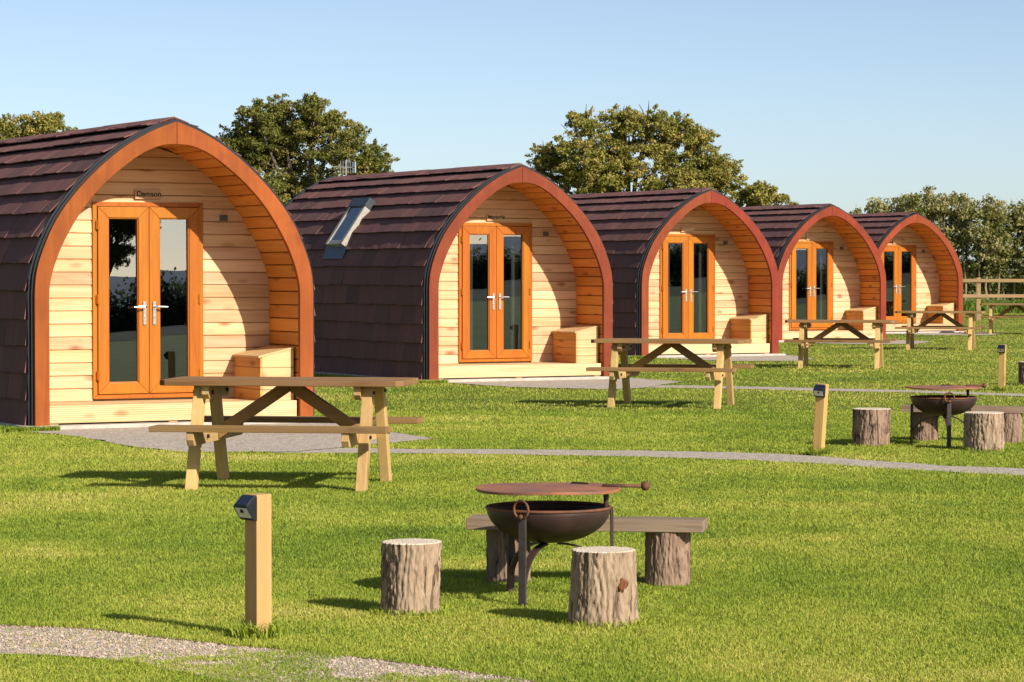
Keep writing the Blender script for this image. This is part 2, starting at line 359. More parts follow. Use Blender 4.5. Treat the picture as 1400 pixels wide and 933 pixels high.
edging(PATH0[0:9], 'thin dark timber edging along the gravel path in the foreground')
edging([(-.95,24.52),(-.7,24.98),(-1.25,26.25)], 'thin dark timber edging at the corner of the gravel by the nearest pod')

# ------------------------------------------------------------------ grass as one mesh of blades
def inside(poly, x, y):
    r = np.zeros(len(x), bool); n = len(poly)
    for i in range(n):
        (x0, y0), (x1, y1) = poly[i], poly[(i+1) % n]
        c = ((y0 > y) != (y1 > y)) & (x < (x1-x0)*(y-y0)/((y1-y0) or 1e-9) + x0); r ^= c
    return r
def value_noise(x, y, s, seed):
    x = x*s + 1000; y = y*s + 1000; xi = np.floor(x).astype(int); yi = np.floor(y).astype(int); fx = x-xi; fy = y-yi
    fx = fx*fx*(3-2*fx); fy = fy*fy*(3-2*fy)
    h = lambda a, b: (np.sin(a*127.1 + b*311.7 + seed*74.7)*43758.5453) % 1.0
    return (h(xi,yi)*(1-fx)+h(xi+1,yi)*fx)*(1-fy) + (h(xi,yi+1)*(1-fx)+h(xi+1,yi+1)*fx)*fy
def blades(name, x, y, h, wd, tint, lean, mat):
    n = len(x); a = rng.uniform(0, 2*np.pi, n); la = rng.uniform(0, 2*np.pi, n); ln = h*lean*rng.uniform(.2, 1.0, n)
    dx = np.cos(a)*wd/2; dy = np.sin(a)*wd/2; ex = np.cos(la)*ln; ey = np.sin(la)*ln
    v = np.zeros((n, 5, 3), np.float32)
    v[:,0] = np.c_[x-dx, y-dy, np.zeros(n)]; v[:,1] = np.c_[x+dx, y+dy, np.zeros(n)]
    v[:,2] = np.c_[x+dx*.8+ex*.35, y+dy*.8+ey*.35, h*.6]; v[:,3] = np.c_[x-dx*.8+ex*.35, y-dy*.8+ey*.35, h*.6]
    v[:,4] = np.c_[x+ex, y+ey, h*np.sqrt(np.maximum(.15, 1-lean*.35))]
    me = bpy.data.meshes.new(name); me.vertices.add(n*5); me.vertices.foreach_set('co', v.ravel())
    base = (np.arange(n)*5)[:, None]
    lv = (base + np.array([0,1,2,3,3,2,4])).ravel(); me.loops.add(n*7); me.loops.foreach_set('vertex_index', lv.astype(np.int32))
    me.polygons.add(n*2); st = (np.arange(n)*7)[:, None] + np.array([0,4]); me.polygons.foreach_set('loop_start', st.ravel().astype(np.int32))
    me.update(calc_edges=True)
    at = me.attributes.new('tint', 'FLOAT', 'POINT'); at.data.foreach_set('value', np.repeat(tint, 5).astype(np.float32))
    me.materials.append(mat); o = bpy.data.objects.new(name, me); COL.objects.link(o); o['kind'] = 'stuff'; return o
def scatter(n, d0, d1, mx=1.13):
    d = d0*(d1/d0)**rng.random(n); x = rng.uniform(-1, 1, n)*d*.185*mx; return x, d
SLABS = [[pod_pt(i,-1.68,-.24), pod_pt(i,1.6,-.24), pod_pt(i,1.6,6.4), pod_pt(i,-1.68,6.4)] for i in range(5)]
def lawn_blades(n, d0, d1):
    x, y = scatter(n, d0, d1)
    bad = np.zeros(n, bool)
    for p in (PATH1, PATH2, PAD1, PAD2, PAD3, PAD4, PAD5, *SLABS): bad |= inside(p, x, y)
    on0 = inside(PATH0, x, y)
    g = value_noise(x, y*1.0, 3.6, 1)*.55 + value_noise(x, y, 9, 2)*.45 - .05
    g = g + .10*(rng.random(n) - .5) + .12*np.clip((10.95 - y + (-x - 1.6)*.4)/.3, -1, 1)
    lim = np.clip(.70 - .34*np.clip((x + 1.35 + (11.2 - y)*.45)/.35, 0, 1) + .2*np.clip((x + .75)/.35, 0, 1), .3, .8)   # overgrown past the middle
    bad |= on0 & (g < lim) & (rng.random(n) > .06); x, y, on0 = x[~bad], y[~bad], on0[~bad]; n = len(x)
    tuft = value_noise(x, y, 7, 5)*.5 + value_noise(x, y, 19, 6)*.5
    wide = value_noise(x, y, .45, 8)
    k = np.clip(y/14, 1, 3.2)
    h = (.008 + .012*tuft + .007*rng.random(n))*(1 + .16*(k-1)); wd = (.0021 + .0015*rng.random(n))*k
    edge = np.zeros(n, bool)
    for p in (PATH0, PATH1, PATH2, PAD1, PAD2): 
        c = np.array(p).mean(0); q = [tuple(c + (np.array(a)-c)*1.0 + np.array((0, .13 if a[1] > c[1] else -.05))) for a in p]
        edge |= inside(q, x, y)
    h = np.where(edge, h*1.5, h); h = np.where(on0, h*.8, h)
    straw = np.clip((value_noise(x, y, .62, 21)*.6 + value_noise(x, y, 1.7, 22)*.4 - .52)*3.2, 0, 1)
    tint = np.clip(rng.normal(.42, .27, n) + (tuft-.5)*.35 + (wide-.5)*.5 + (value_noise(x, y, 2.3, 9)-.5)*.35 + straw*.33, 0, 1)
    return x, y, h, wd, tint
parts_ = [lawn_blades(1000000, 9.2, 30), lawn_blades(400000, 30, 112)]
# taller tufts at the feet of posts, stumps and pod edges
def tufts(cx, cy, r, n, hmax): 
    a = rng.uniform(0, 2*np.pi, n); q = r*(.75 + .5*rng.random(n)); return cx+np.cos(a)*q, cy+np.sin(a)*q, rng.uniform(.3, 1, n)*hmax, np.full(n, .006), rng.uniform(.05, .6, n)
BOLL = [(-1.045,11.37,R(-46),(0,0)), (2.52,22.75,R(-28),(R(1),R(4.2))), (6.25,35.3,R(-25),(0,R(1.2)))]
STUMPS = [(-.45,12.18,.130,.315), (.39,11.8,.140,.318), (3.11,23.95,.157,.325), (4.0,23.4,.166,.32), (6.95,37.1,.15,.31)]
for b in BOLL: parts_.append(tufts(b[0], b[1]-.02, .085, 500, .10))
for s in STUMPS: parts_.append(tufts(s[0], s[1], s[2]*1.12, 500, .05))
for i, (u0, u1, b0, b1) in [(i, q) for i in range(3) for q in ((-1.72,-1.66,-.3,6.2), (-1.8,-1.3,-.32,-.24))]:
    n = 1500; u = rng.uniform(u0, u1, n); b = rng.uniform(b0, b1, n); P = np.array(PODS[i])[None] + u[:,None]*CU + b[:,None]*CB
    parts_.append((P[:,0], P[:,1], rng.uniform(.03, .075, n), np.full(n, .010), rng.uniform(.05, .6, n)))
X, Y, H, W_, T = [np.concatenate(q) for q in zip(*parts_)]
o = blades('grass', X, Y, H, W_, T, .95, GRASS); o['label'] = 'short mown sunlit lawn grass with straw coloured patches'
# rough grass under the orchard hedge
n = 9000; o = blades('rough_grass', rng.uniform(8, 26, n), rng.uniform(104, 113, n), rng.uniform(.15, .6, n), rng.uniform(.03, .09, n), rng.random(n), .8, WEED)
o['kind'] = 'stuff'; o['label'] = 'bright rough grass growing behind the post and rail fence'
# loose stones on the nearest path
m = MB(); octv = [(1,0,0),(-1,0,0),(0,1,0),(0,-1,0),(0,0,1),(0,0,-1)]; octf = [(0,2,4),(2,1,4),(1,3,4),(3,0,4),(2,0,5),(1,2,5),(3,1,5),(0,3,5)]
xs = rng.uniform(-2.6, .5, 42000); ys = rng.uniform(9.2, 12, 42000); k = inside(PATH0, xs, ys)
for x, y in zip(xs[k], ys[k]):
    r = random.uniform(.0022, .0062)*(1.7 if random.random() < .06 else 1); rx, ry, rz = (r*random.uniform(.7, 1.3) for _ in range(3)); mtx = Matrix.Rotation(random.random()*3, 3, Vector((random.random(), random.random(), random.random()+.1)).normalized())
    m.add([tuple(mtx @ Vector((a*rx, b*ry, c*rz*.8)) + Vector((x, y, .0075))) for a, b, c in octv], octf)
o = part('loose_gravel', m, PEBBLE, None, recalc=False); o['kind'] = 'stuff'; o['label'] = 'loose pale stones on the foreground gravel path'

# ------------------------------------------------------------------ camping pods
OUT = [(0,2.98),(.07,2.958),(.28,2.872),(.53,2.73),(.78,2.535),(1.027,2.288),(1.235,2.01),(1.362,1.74),(1.43,1.52),(1.452,1.30),(1.452,.04)]
INN = [(0,2.757),(.12,2.75),(.23,2.72),(.35,2.665),(.477,2.582),(.725,2.382),(.952,2.131),(1.145,1.823),(1.251,1.572),(1.296,1.39),(1.304,1.25),(1.304,.04)]
def smoothpoly(P, keep=2):                              # Catmull-Rom through the curved run
    out = []; 
    for i in range(len(P)-1):
        p0 = P[max(i-1,0)]; p1 = P[i]; p2 = P[i+1]; p3 = P[min(i+2,len(P)-1)]
        if i == len(P)-2: out.append(p1); continue
        if i == len(P)-3: p3 = (p2[0], p2[1] - .2)
        for k in range(4):
            t = k/4; out.append(tuple(.5*((2*b) + (-a+c)*t + (2*a-5*b+4*c-d)*t*t + (-a+3*b-3*c+d)*t**3) for a, b, c, d in zip(p0,p1,p2,p3)))
    out.append(P[-1]); return out
OUT = smoothpoly(OUT); INN = smoothpoly(INN)
def offset(P, d):
    r = []
    for i, p in enumerate(P):
        a = P[max(i-1,0)]; b = P[min(i+1,len(P)-1)]; t = Vector((b[0]-a[0], b[1]-a[1])).normalized(); nrm = Vector((-t.y, t.x))
        if i == 0: nrm = Vector((nrm.x*0, 1)) if d else nrm
        r.append((p[0] + nrm.x*d, p[1] + nrm.y*d))
    return r
def walker(P):                                          # bottom to top by arc length
    P = P[::-1]; s = [0]
    for a, b in zip(P[:-1], P[1:]): s.append(s[-1] + math.dist(a, b))
    def at(q):
        q = min(max(q, 0), s[-1])
        for i in range(len(P)-1):
            if q <= s[i+1] or i == len(P)-2:
                t = (q - s[i])/(s[i+1]-s[i]); return (P[i][0]+(P[i+1][0]-P[i][0])*t, P[i][1]+(P[i+1][1]-P[i][1])*t)
    return at, s[-1]
def width_at(P, z):                                     # half width of a profile at a height
    for a, b in zip(P[:-1], P[1:]):
        if b[1] <= z <= a[1] and a[1] > b[1]: return a[0] + (b[0]-a[0])*(a[1]-z)/(a[1]-b[1])
    return P[-1][0] if z < 1 else 0
DEPTH, WALL = 6.2, .79
CACHE = {}
def cached(key, name, mat, parent, build, **kw):
    smooth = kw.pop('smooth', False)
    if key not in CACHE: CACHE[key] = build().mesh(name, mat, smooth)
    return link(name, CACHE[key], parent, **kw)

def b_shingles():
    m = MB(); base = offset(OUT, .015); at, L = walker(base); nc = 14; e = L/nc; rr = random.Random(5)
    for side in (-1, 1):
        for c in range(nc):
            s0, s1 = c*e, min((c+1)*e + .02, L)
            p0 = Vector(at(s0)); p1 = Vector(at(s1)); t = (p1-p0).normalized(); nr = Vector((t.y, -t.x))
            if nr.x < 0 and c < nc-1: nr = -nr
            if nr.y < -.01: nr = -nr
            y = .07 - (c % 2)*.21 - (c % 3)*.06
            while y < DEPTH:
                y1 = y + .42; a = max(y, .065); b = min(y1 - .003, DEPTH)
                if b - a > .02:
                    j = rr.uniform(-.004, .006); lift = .050 + j; ds = rr.uniform(-.006, .006)
                    q0 = p0 - t*(.012 + ds); A = q0 + nr*lift; B = p1 + nr*.012; C = q0 + nr*(lift - .011); D = p1 + nr*.001
                    # slightly wavy butt edge: the tile is cut in three along its length
                    ys = [a, a + (b-a)*.33, a + (b-a)*.66, b]; vs = []
                    for k, yy in enumerate(ys):
                        wv = rr.uniform(-.004, .004); A2 = A + nr*wv + t*rr.uniform(-.004,.004)
                        vs += [(side*A2.x, yy, A2.y), (side*B.x, yy, B.y), (side*D.x, yy, D.y), (side*C.x, yy, C.y)]
                    fs = [(0,1,2,3), (12,15,14,13)]
                    for k in range(3):
                        o = k*4; fs += [(o,o+4,o+5,o+1), (o+3,o+7,o+4,o), (o+1,o+5,o+6,o+2), (o+2,o+6,o+7,o+3)]
                    m.add(vs, fs)
                y = y1
    return m
def b_ridge():
    m = MB(); y = .03; rr = random.Random(3)
    while y < DEPTH + .02:
        y1 = min(y + .40, DEPTH + .03); h = 3.034 + rr.uniform(-.003, .003)
        for s in (-1, 1):
            m.ext([(0, y, h), (s*.15, y, h-.055), (s*.15, y, h-.085), (0, y, h-.03)], (0, y1-y-.004, 0))
        y = y1
    return m
def ring(P, Q, y0, y1):                                 # solid between two half profiles, mirrored, along depth
    m = MB()
    for s in (-1, 1):
        for i in range(max(len(P), len(Q)) - 1):
            a, b, c, d = P[i], P[i+1], Q[i+1], Q[i]
            m.add([(s*p[0], y, p[1]) for y in (y0, y1) for p in (a, b, c, d)], [(0,1,2,3), (4,5,6,7), (0,1,5,4), (3,2,6,7)])
        m.add([(s*p[0], y, p[1]) for y in (y0, y1) for p in (P[-1], Q[-1])], [(0,1,3,2)])
    return m
def b_shell(): return ring(offset(OUT, .008), offset(OUT, -.02), .10, DEPTH)
def b_trim(): 
    m = ring(offset(OUT, .020), offset(OUT, -.004), -.004, .030); q = ring(offset(OUT, .040), offset(OUT, -.004), .030, .064); m.add(q.v, q.f); return m
def b_backtrim(): return ring(offset(OUT, .066), offset(OUT, -.02), DEPTH + .003, DEPTH + .06)
def b_back():
    m = MB(); pts = [(p[0], DEPTH - .05, p[1]) for p in OUT] + [(-p[0], DEPTH - .05, p[1]) for p in OUT[::-1][:-1]]
    m.ext(pts, (0, .04, 0)); return m
def b_arch(side):
    m = MB(); o = offset(OUT, -.002)
    pts = [(p[0], p[1]) for p in o] + [(p[0], p[1]) for p in INN[::-1]]
    pts[0] = (.0012, o[0][1]); pts[-1] = (.0012, INN[0][1])
    m.ext([(side*p[0], -.045, p[1]) for p in pts], (0, .05, 0)); return m
LIN = offset(INN, .022)
def b_soffit(): 
    m = MB(); at, L = walker(LIN); e = .136; s = .19
    while s < L - .005:
        p0 = Vector(at(s)); p1 = Vector(at(min(s + e, L))); t = (p1-p0).normalized(); nr = Vector((t.y, -t.x))
        if nr.x < 0: nr = -nr
        for side in (-1, 1):
            A = p0 + t*.004; B = p1 - t*.004; c = .006
            pts = [A + nr*.022, A + nr*c, A + t*c, B - t*c, B + nr*c, B + nr*.022]
            m.ext([(side*p.x, .006, p.y) for p in pts], (0, WALL + .01, 0))
        s += e
    return m
def b_groove(): return ring(offset(LIN, .028), offset(LIN, .012), .008, WALL)
def b_cabin(): return ring(offset(LIN, .03), offset(LIN, .004), WALL + .09, DEPTH - .1)
DX0, DX1, DZ0, DZ1 = -.580, .594, .248, 2.210
def b_wall():
    m = MB(); z = .225; e = .1285; rr = random.Random(9); top = LIN[0][1] + .02
    while z < top - .02:
        za, zb = z + .0035, min(z + e - .0015, top - .005)
        wa = width_at(LIN, za) + .012; wb = max(width_at(LIN, zb) + .012, .02)
        def piece(xa0, xb0, xa1, xb1):
            j = rr.uniform(-.0015, .0015); yb = WALL + .04
            f = [(xa0, WALL + .006 + j, za - .002), (xa0, WALL - .008 + j, za + .004), (xb0, WALL - .003 + j, zb - .010), (xb0, WALL + .006, zb)]
            g = [(xa1, p[1], p[2]) if k < 2 else (xb1, p[1], p[2]) for k, p in enumerate(f)]
            fb = [(xa0, yb, za - .002), (xb0, yb, zb)]; gb = [(xa1, yb, za - .002), (xb1, yb, zb)]
            m.add(f + g + fb + gb, [(0,1,5,4), (1,2,6,5), (2,3,7,6), (0,4,10,8), (3,9,11,7), (8,10,11,9), (0,8,9,3,2,1), (4,5,6,7,11,10)])
        if za > DZ1 or zb < DZ0: 
            cut = rr.uniform(-.2, .5) if rr.random() < .3 else None
            piece(-wa, -wb, wa, wb)
        else:
            lx = DX0 - (.0 if rr.random() < .8 else .0)
            piece(-wa, -wb, DX0 + .004, DX0 + .004); piece(DX1 - .004, DX1 - .004, wa, wb)
            if zb > DZ1: m.box(DX0, DX1, WALL - .004, WALL + .03, DZ1 - .002, zb - .004)
        z += e
    m.box(-1.3, 1.3, WALL + .042, WALL + .05, .23, DZ0); 
    return m
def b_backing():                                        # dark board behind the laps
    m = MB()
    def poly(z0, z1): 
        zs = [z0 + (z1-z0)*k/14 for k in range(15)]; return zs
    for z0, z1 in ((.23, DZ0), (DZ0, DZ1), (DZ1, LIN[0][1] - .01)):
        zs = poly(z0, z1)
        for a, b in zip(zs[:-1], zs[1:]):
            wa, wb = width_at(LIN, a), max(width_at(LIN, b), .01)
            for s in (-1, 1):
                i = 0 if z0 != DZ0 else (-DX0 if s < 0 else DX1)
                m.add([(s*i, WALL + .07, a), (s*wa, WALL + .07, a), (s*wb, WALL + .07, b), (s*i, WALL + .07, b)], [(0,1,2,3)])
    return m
def mitre_frame(m, x0, x1, z0, z1, w, y0, y1, g=.0008, wb=None):
    wb = wb or w
    i = (x0 + w, x1 - w, z0 + wb, z1 - w)
    m.ext([(x0+g, y0, z1), (x1-g, y0, z1), (i[1]-g, y0, i[3]), (i[0]+g, y0, i[3])], (0, y1-y0, 0))
    m.ext([(x0+g, y0, z0), (x1-g, y0, z0), (i[1]-g, y0, i[2]), (i[0]+g, y0, i[2])], (0, y1-y0, 0))
    m.ext([(x0, y0, z0+g), (x0, y0, z1-g), (i[0], y0, i[3]-g), (i[0], y0, i[2]+g)], (0, y1-y0, 0))
    m.ext([(x1, y0, z0+g), (x1, y0, z1-g), (i[1], y0, i[3]-g), (i[1], y0, i[2]+g)], (0, y1-y0, 0))
FW = .045; DM = (DX0 + DX1)/2
LEAF = [(DX0 + FW + .004, DM - .002), (DM + .002, DX1 - FW - .004)]
DZa, DZb = DZ0 + FW + .004, DZ1 - FW - .004; SW = .108
def b_dframe():
    m = MB(); mitre_frame(m, DX0, DX1, DZ0, DZ1, FW, WALL - .028, WALL + .06); return m
def b_leaf(k):
    def f():
        m = MB(); x0, x1 = LEAF[k]; mitre_frame(m, x0, x1, DZa, DZb, SW, WALL - .046, WALL + .02)
        mitre_frame(m, x0 + SW - .004, x1 - SW + .004, DZa + SW - .004, DZb - SW + .004, .016, WALL - .034, WALL + .01); return m
    return f
def pane_mesh(k):
    m = MB(); x0, x1 = LEAF[k]; hx = (x1 - x0)/2 - SW; hz = (DZb - DZa)/2 - SW
    m.add([(-hx,0,-hz),(hx,0,-hz),(hx,0,hz),(-hx,0,hz)], [(0,1,2,3)]); return m
def b_handle(k):
    def f():
        m = MB(); s = -1 if k == 0 else 1; x = DM + s*.052; y = WALL - .046; z = 1.14
        m.box(x - .0165, x + .0165, y - .012, y, z - .155, z + .075)
        m.tube([(x, y - .008, z + .025), (x, y - .052, z + .025), (x + s*.02, y - .058, z + .025), (x + s*.125, y - .056, z + .022)], [.012, .011, .0105, .009], 10)
        m.tube([(x, y - .018, z - .075), (x, y - .004, z - .075)], .011, 10); return m
    return f
def b_hinge(k, z):
    def f():
        m = MB(); x = DX0 + FW + .004 if k == 0 else DX1 - FW - .004
        m.tube([(x, WALL - .052, z - .05), (x, WALL - .052, z + .05)], .011, 8); m.box(x - .018, x + .018, WALL - .050, WALL - .028, z - .045, z + .045); return m
    return f
def b_deck():
    m = MB(); m.box(-1.295, 1.295, .010, .036, .06, .228)
    y = .038
    while y < WALL - .01:
        m.box(-1.30, 1.30, y, min(y + .118, WALL - .01), .196, .228); y += .122
    return m
def b_foot():
    m = MB(); m.box(-.045, .045, .03, .16, .044, .1); return m
def b_slab(): m = MB(); m.box(-1.56, 1.54, -.14, 6.35, -.03, .044); return m
def b_floor(): m = MB(); m.box(-1.28, 1.28, WALL + .1, DEPTH - .1, .19, .236); return m
BX0, BX1, BY0, BY1 = .935, 1.296, .10, WALL - .012
def b_bench():
    m = MB(); zs = [.2285, .338, .447, .556]
    zt = lambda x: .655 + (x - BX0)/(BX1 - BX0)*.083
    for i, z in enumerate(zs):
        if i < 3:
            m.box(BX0 + .02, BX1, BY0, BY0 + .02, z + .001, zs[i+1] - .003)
        else:
            m.ext([(BX0 + .02, BY0, z + .001), (BX1, BY0, z + .001), (BX1, BY0, zt(BX1)), (BX0 + .02, BY0, zt(BX0 + .02))], (0, .02, 0))
    return m
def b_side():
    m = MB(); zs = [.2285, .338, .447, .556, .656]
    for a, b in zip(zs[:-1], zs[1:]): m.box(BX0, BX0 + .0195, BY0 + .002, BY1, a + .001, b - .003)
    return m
def b_lid():
    m = MB(); a, b = BX0 - .02, BX1
    zt = lambda x: .656 + (x - BX0)/(BX1 - BX0)*.083
    m.ext([(a, BY0 - .004, zt(a)), (b, BY0 - .004, zt(b)), (b, BY0 - .004, zt(b) + .022), (a, BY0 - .004, zt(a) + .022)], (0, BY1 - BY0, 0)); return m
CLOTH = plain('curtain_cloth', (.62,.58,.50), .9, 0, .1, sc_=30, bumpy=0)
def b_curtain():
    m = MB(); n = 40; vs_ = []
    for j in range(2):
        for k in range(n + 1): vs_.append((.115*k/n, .016*math.sin(k*1.25) + .004*math.sin(k*.5), DZa + .05 if j == 0 else DZb - .03))
    m.add(vs_, [(k, k+1, n+2+k, n+1+k) for k in range(n)]); return m
def text_mesh(txt, size, mat):
    cu = bpy.data.curves.new('lettering', 'FONT'); cu.body = txt; cu.size = size; cu.align_x = 'CENTER'; cu.align_y = 'CENTER'; cu.extrude = .002; cu.offset = .0012
    t = bpy.data.objects.new('lettering_source', cu); COL.objects.link(t)
    dg = bpy.context.evaluated_depsgraph_get(); me = bpy.data.meshes.new_from_object(t.evaluated_get(dg))
    bpy.data.objects.remove(t); me.name = 'lettering'; me.materials.clear(); me.materials.append(mat); return me
def b_aerial():
    m = MB(); x, y = .25, DEPTH + .12
    m.tube([(x, y, 2.2), (x, y, 3.30)], .010, 8); m.tube([(x - .30, y - .04, 3.19), (x + .14, y + .02, 3.19)], .006, 6)
    for k in range(5):
        q = -.10 + k*.045; m.tube([(x + q, y + q*.1, 3.19 - .10), (x + q, y + q*.1, 3.19 + .10)], .0045, 5)
    m.box(x + .135, x + .145, y - .06, y + .06, 3.10, 3.28); m.box(x - .02, x + .02, DEPTH + .06, y, 2.3, 2.34); m.box(x - .02, x + .02, DEPTH + .06, y, 2.6, 2.64)
    return m

POD_LABELS = ['nearest and largest camping pod, cut by the left edge, with the Damson sign',
              'camping pod with a skylight in its brown roof and the Marjorie sign',
              'middle pod of the five, between the skylight pod and the two far pods',
              'second farthest camping pod, its door reflecting sky above a blue hill',
              'farthest and smallest camping pod beside the hedge and rail fence']
TILT = [.42, -.14, -.16, .10, -.22]
SIGNS = ['Damson', 'Marjorie', None, None, None]
def make_pod(i):
    t = thing('camping_pod', POD_LABELS[i], 'camping pod', (*PODS[i], 0), YAW, 'arched camping pods in a row')
    rf = cached('sh', 'roof_shingles', SHINGLE, t, b_shingles); cached('ri', 'ridge_cap', SHINGLE, rf, b_ridge)
    cached('se', 'roof_shell', INNER, t, b_shell); cached('tr', 'edge_trim', BLACK, t, b_trim, smooth=False)
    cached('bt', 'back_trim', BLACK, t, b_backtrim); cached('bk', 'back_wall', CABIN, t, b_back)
    am = arch_mat(i)
    for s in (-1, 1): part('arch_board', b_arch(s), am, t, bevel=.005)
    so_ = cached('so', 'porch_lining', SOFFIT, t, b_soffit); cached('gr', 'groove_backing', INNER, so_, b_groove)
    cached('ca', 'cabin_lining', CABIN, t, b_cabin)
    wl = cached('wa', 'front_wall', PINE, t, b_wall); cached('wb', 'wall_backing', INNER, wl, b_backing)
    cached('df', 'door_frame', DOORW, t, b_dframe, bevel=.003)
    for k in (0, 1):
        d = cached('lf%d' % k, 'door', DOORW, t, b_leaf(k), bevel=.004)
        x0, x1 = LEAF[k]
        p = cached('pa%d' % k, 'glass_pane', GLASS, d, lambda: pane_mesh(k), loc=((x0+x1)/2, WALL - .012, (DZa+DZb)/2), rot=(R(-TILT[i] + (.03 if k else -.05)), 0, R([-.15, .2, .1, -.1, .1][i]*(1 if k else -1))))
        cached('ha%d' % k, 'handle', CHROME, d, b_handle(k), smooth=False, bevel=.004)
        for z in (.48, 1.24, 1.98): cached('hi%d%.1f' % (k, z), 'hinge', DOORW, d, b_hinge(k, z), bevel=.003)
    dk = cached('de', 'porch_deck', DECKW, t, b_deck, bevel=.003); [cached('fo', 'foot', DECKW, dk, b_foot, loc=(x, 0, 0)) for x in (-1.24, -.02, 1.24)]
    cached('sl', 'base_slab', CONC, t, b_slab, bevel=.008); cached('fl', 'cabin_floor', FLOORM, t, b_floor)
    if i in (1, 2, 3):
        for k, xs_ in ((0, (.02,)), (1, (.22,) if i != 2 else (.0, .22))):
            for x_ in xs_: cached('cu', 'curtain', CLOTH, t, b_curtain, smooth=True, loc=(LEAF[k][0] + SW + x_, WALL + .13, 0))
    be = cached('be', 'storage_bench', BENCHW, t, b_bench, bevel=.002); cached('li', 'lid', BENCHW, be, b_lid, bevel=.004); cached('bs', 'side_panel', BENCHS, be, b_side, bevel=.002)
    m = MB(); m.box(-.135, .135, -.011, .011, -.048, .048)
    pq = part('name_plaque', m, PINE, t, bevel=.003, loc=(.0, WALL - .024, 2.290))
    if SIGNS[i]: link('lettering', text_mesh(SIGNS[i], .078, INK), pq, loc=(.01, -.0125, .002), rot=(R(90), 0, 0))
    m = MB(); m.box(.780, .855, WALL - .045, WALL - .004, 2.03, 2.09); m.box(.793, .842, WALL - .058, WALL - .0455, 2.04, 2.08); part('wall_light', m, GREYP, t, bevel=.004)
    if i in (1, 2): cached('ae', 'aerial', ALU, t, b_aerial)
    if i == 1:
        dn = Vector((-.47, -.635)).normalized(); nr = Vector((dn.y, -dn.x)); 
        if nr.y < 0: nr = -nr
        P0 = Vector((-.87, 2.515)); L_ = .80; y0, y1 = 2.86, 3.44
        def q(s, h, y): p = P0 + dn*s + nr*h; return (p.x, y, p.y)
        f = MB(); 
        for a, b in ((y0, y0 + .075), (y1 - .075, y1)): f.ext([q(0, -.03, a), q(L_, -.03, a), q(L_, .10, a), q(0, .125, a)], (0, b - a, 0))
        f.ext([q(L_ - .07, -.03, y0 + .076), q(L_, -.03, y0 + .076), q(L_, .092, y0 + .076), q(L_ - .07, .096, y0 + .076)], (0, y1 - y0 - .152, 0))
        sk = part('skylight', f, SKYF, t, bevel=.004)
        f = MB(); f.ext([q(-.02, -.03, y0 - .01), q(.13, -.03, y0 - .01), q(.13, .135, y0 - .01), q(-.02, .135, y0 - .01)], (0, y1 - y0 + .02, 0)); part('hood', f, DARKG, sk, bevel=.006)
        f = MB(); f.add([q(.1, .108, y0 + .07), q(L_ - .06, .088, y0 + .07), q(L_ - .06, .088, y1 - .07), q(.1, .108, y1 - .07)], [(0,1,2,3)]); part('glass_pane', f, SOLAR, sk)
        f = MB(); at, L2 = walker(offset(OUT, .066))
        s_b = [k for k in np.linspace(0, L2, 600) if at(k)[1] < 1.885][-1]
        pts = [at(s_b + .02 - .2*k/5) for k in range(6)]
        for a, b in zip(pts[:-1], pts[1:]): f.ext([(-a[0], y0 - .06, a[1]), (-b[0], y0 - .06, b[1]), (-b[0]+.02, y0 - .06, b[1]), (-a[0]+.02, y0 - .06, a[1])], (0, y1 - y0 + .12, 0))
        part('flashing', f, LEAD, sk)
    return t
for i in range(5): make_pod(i)

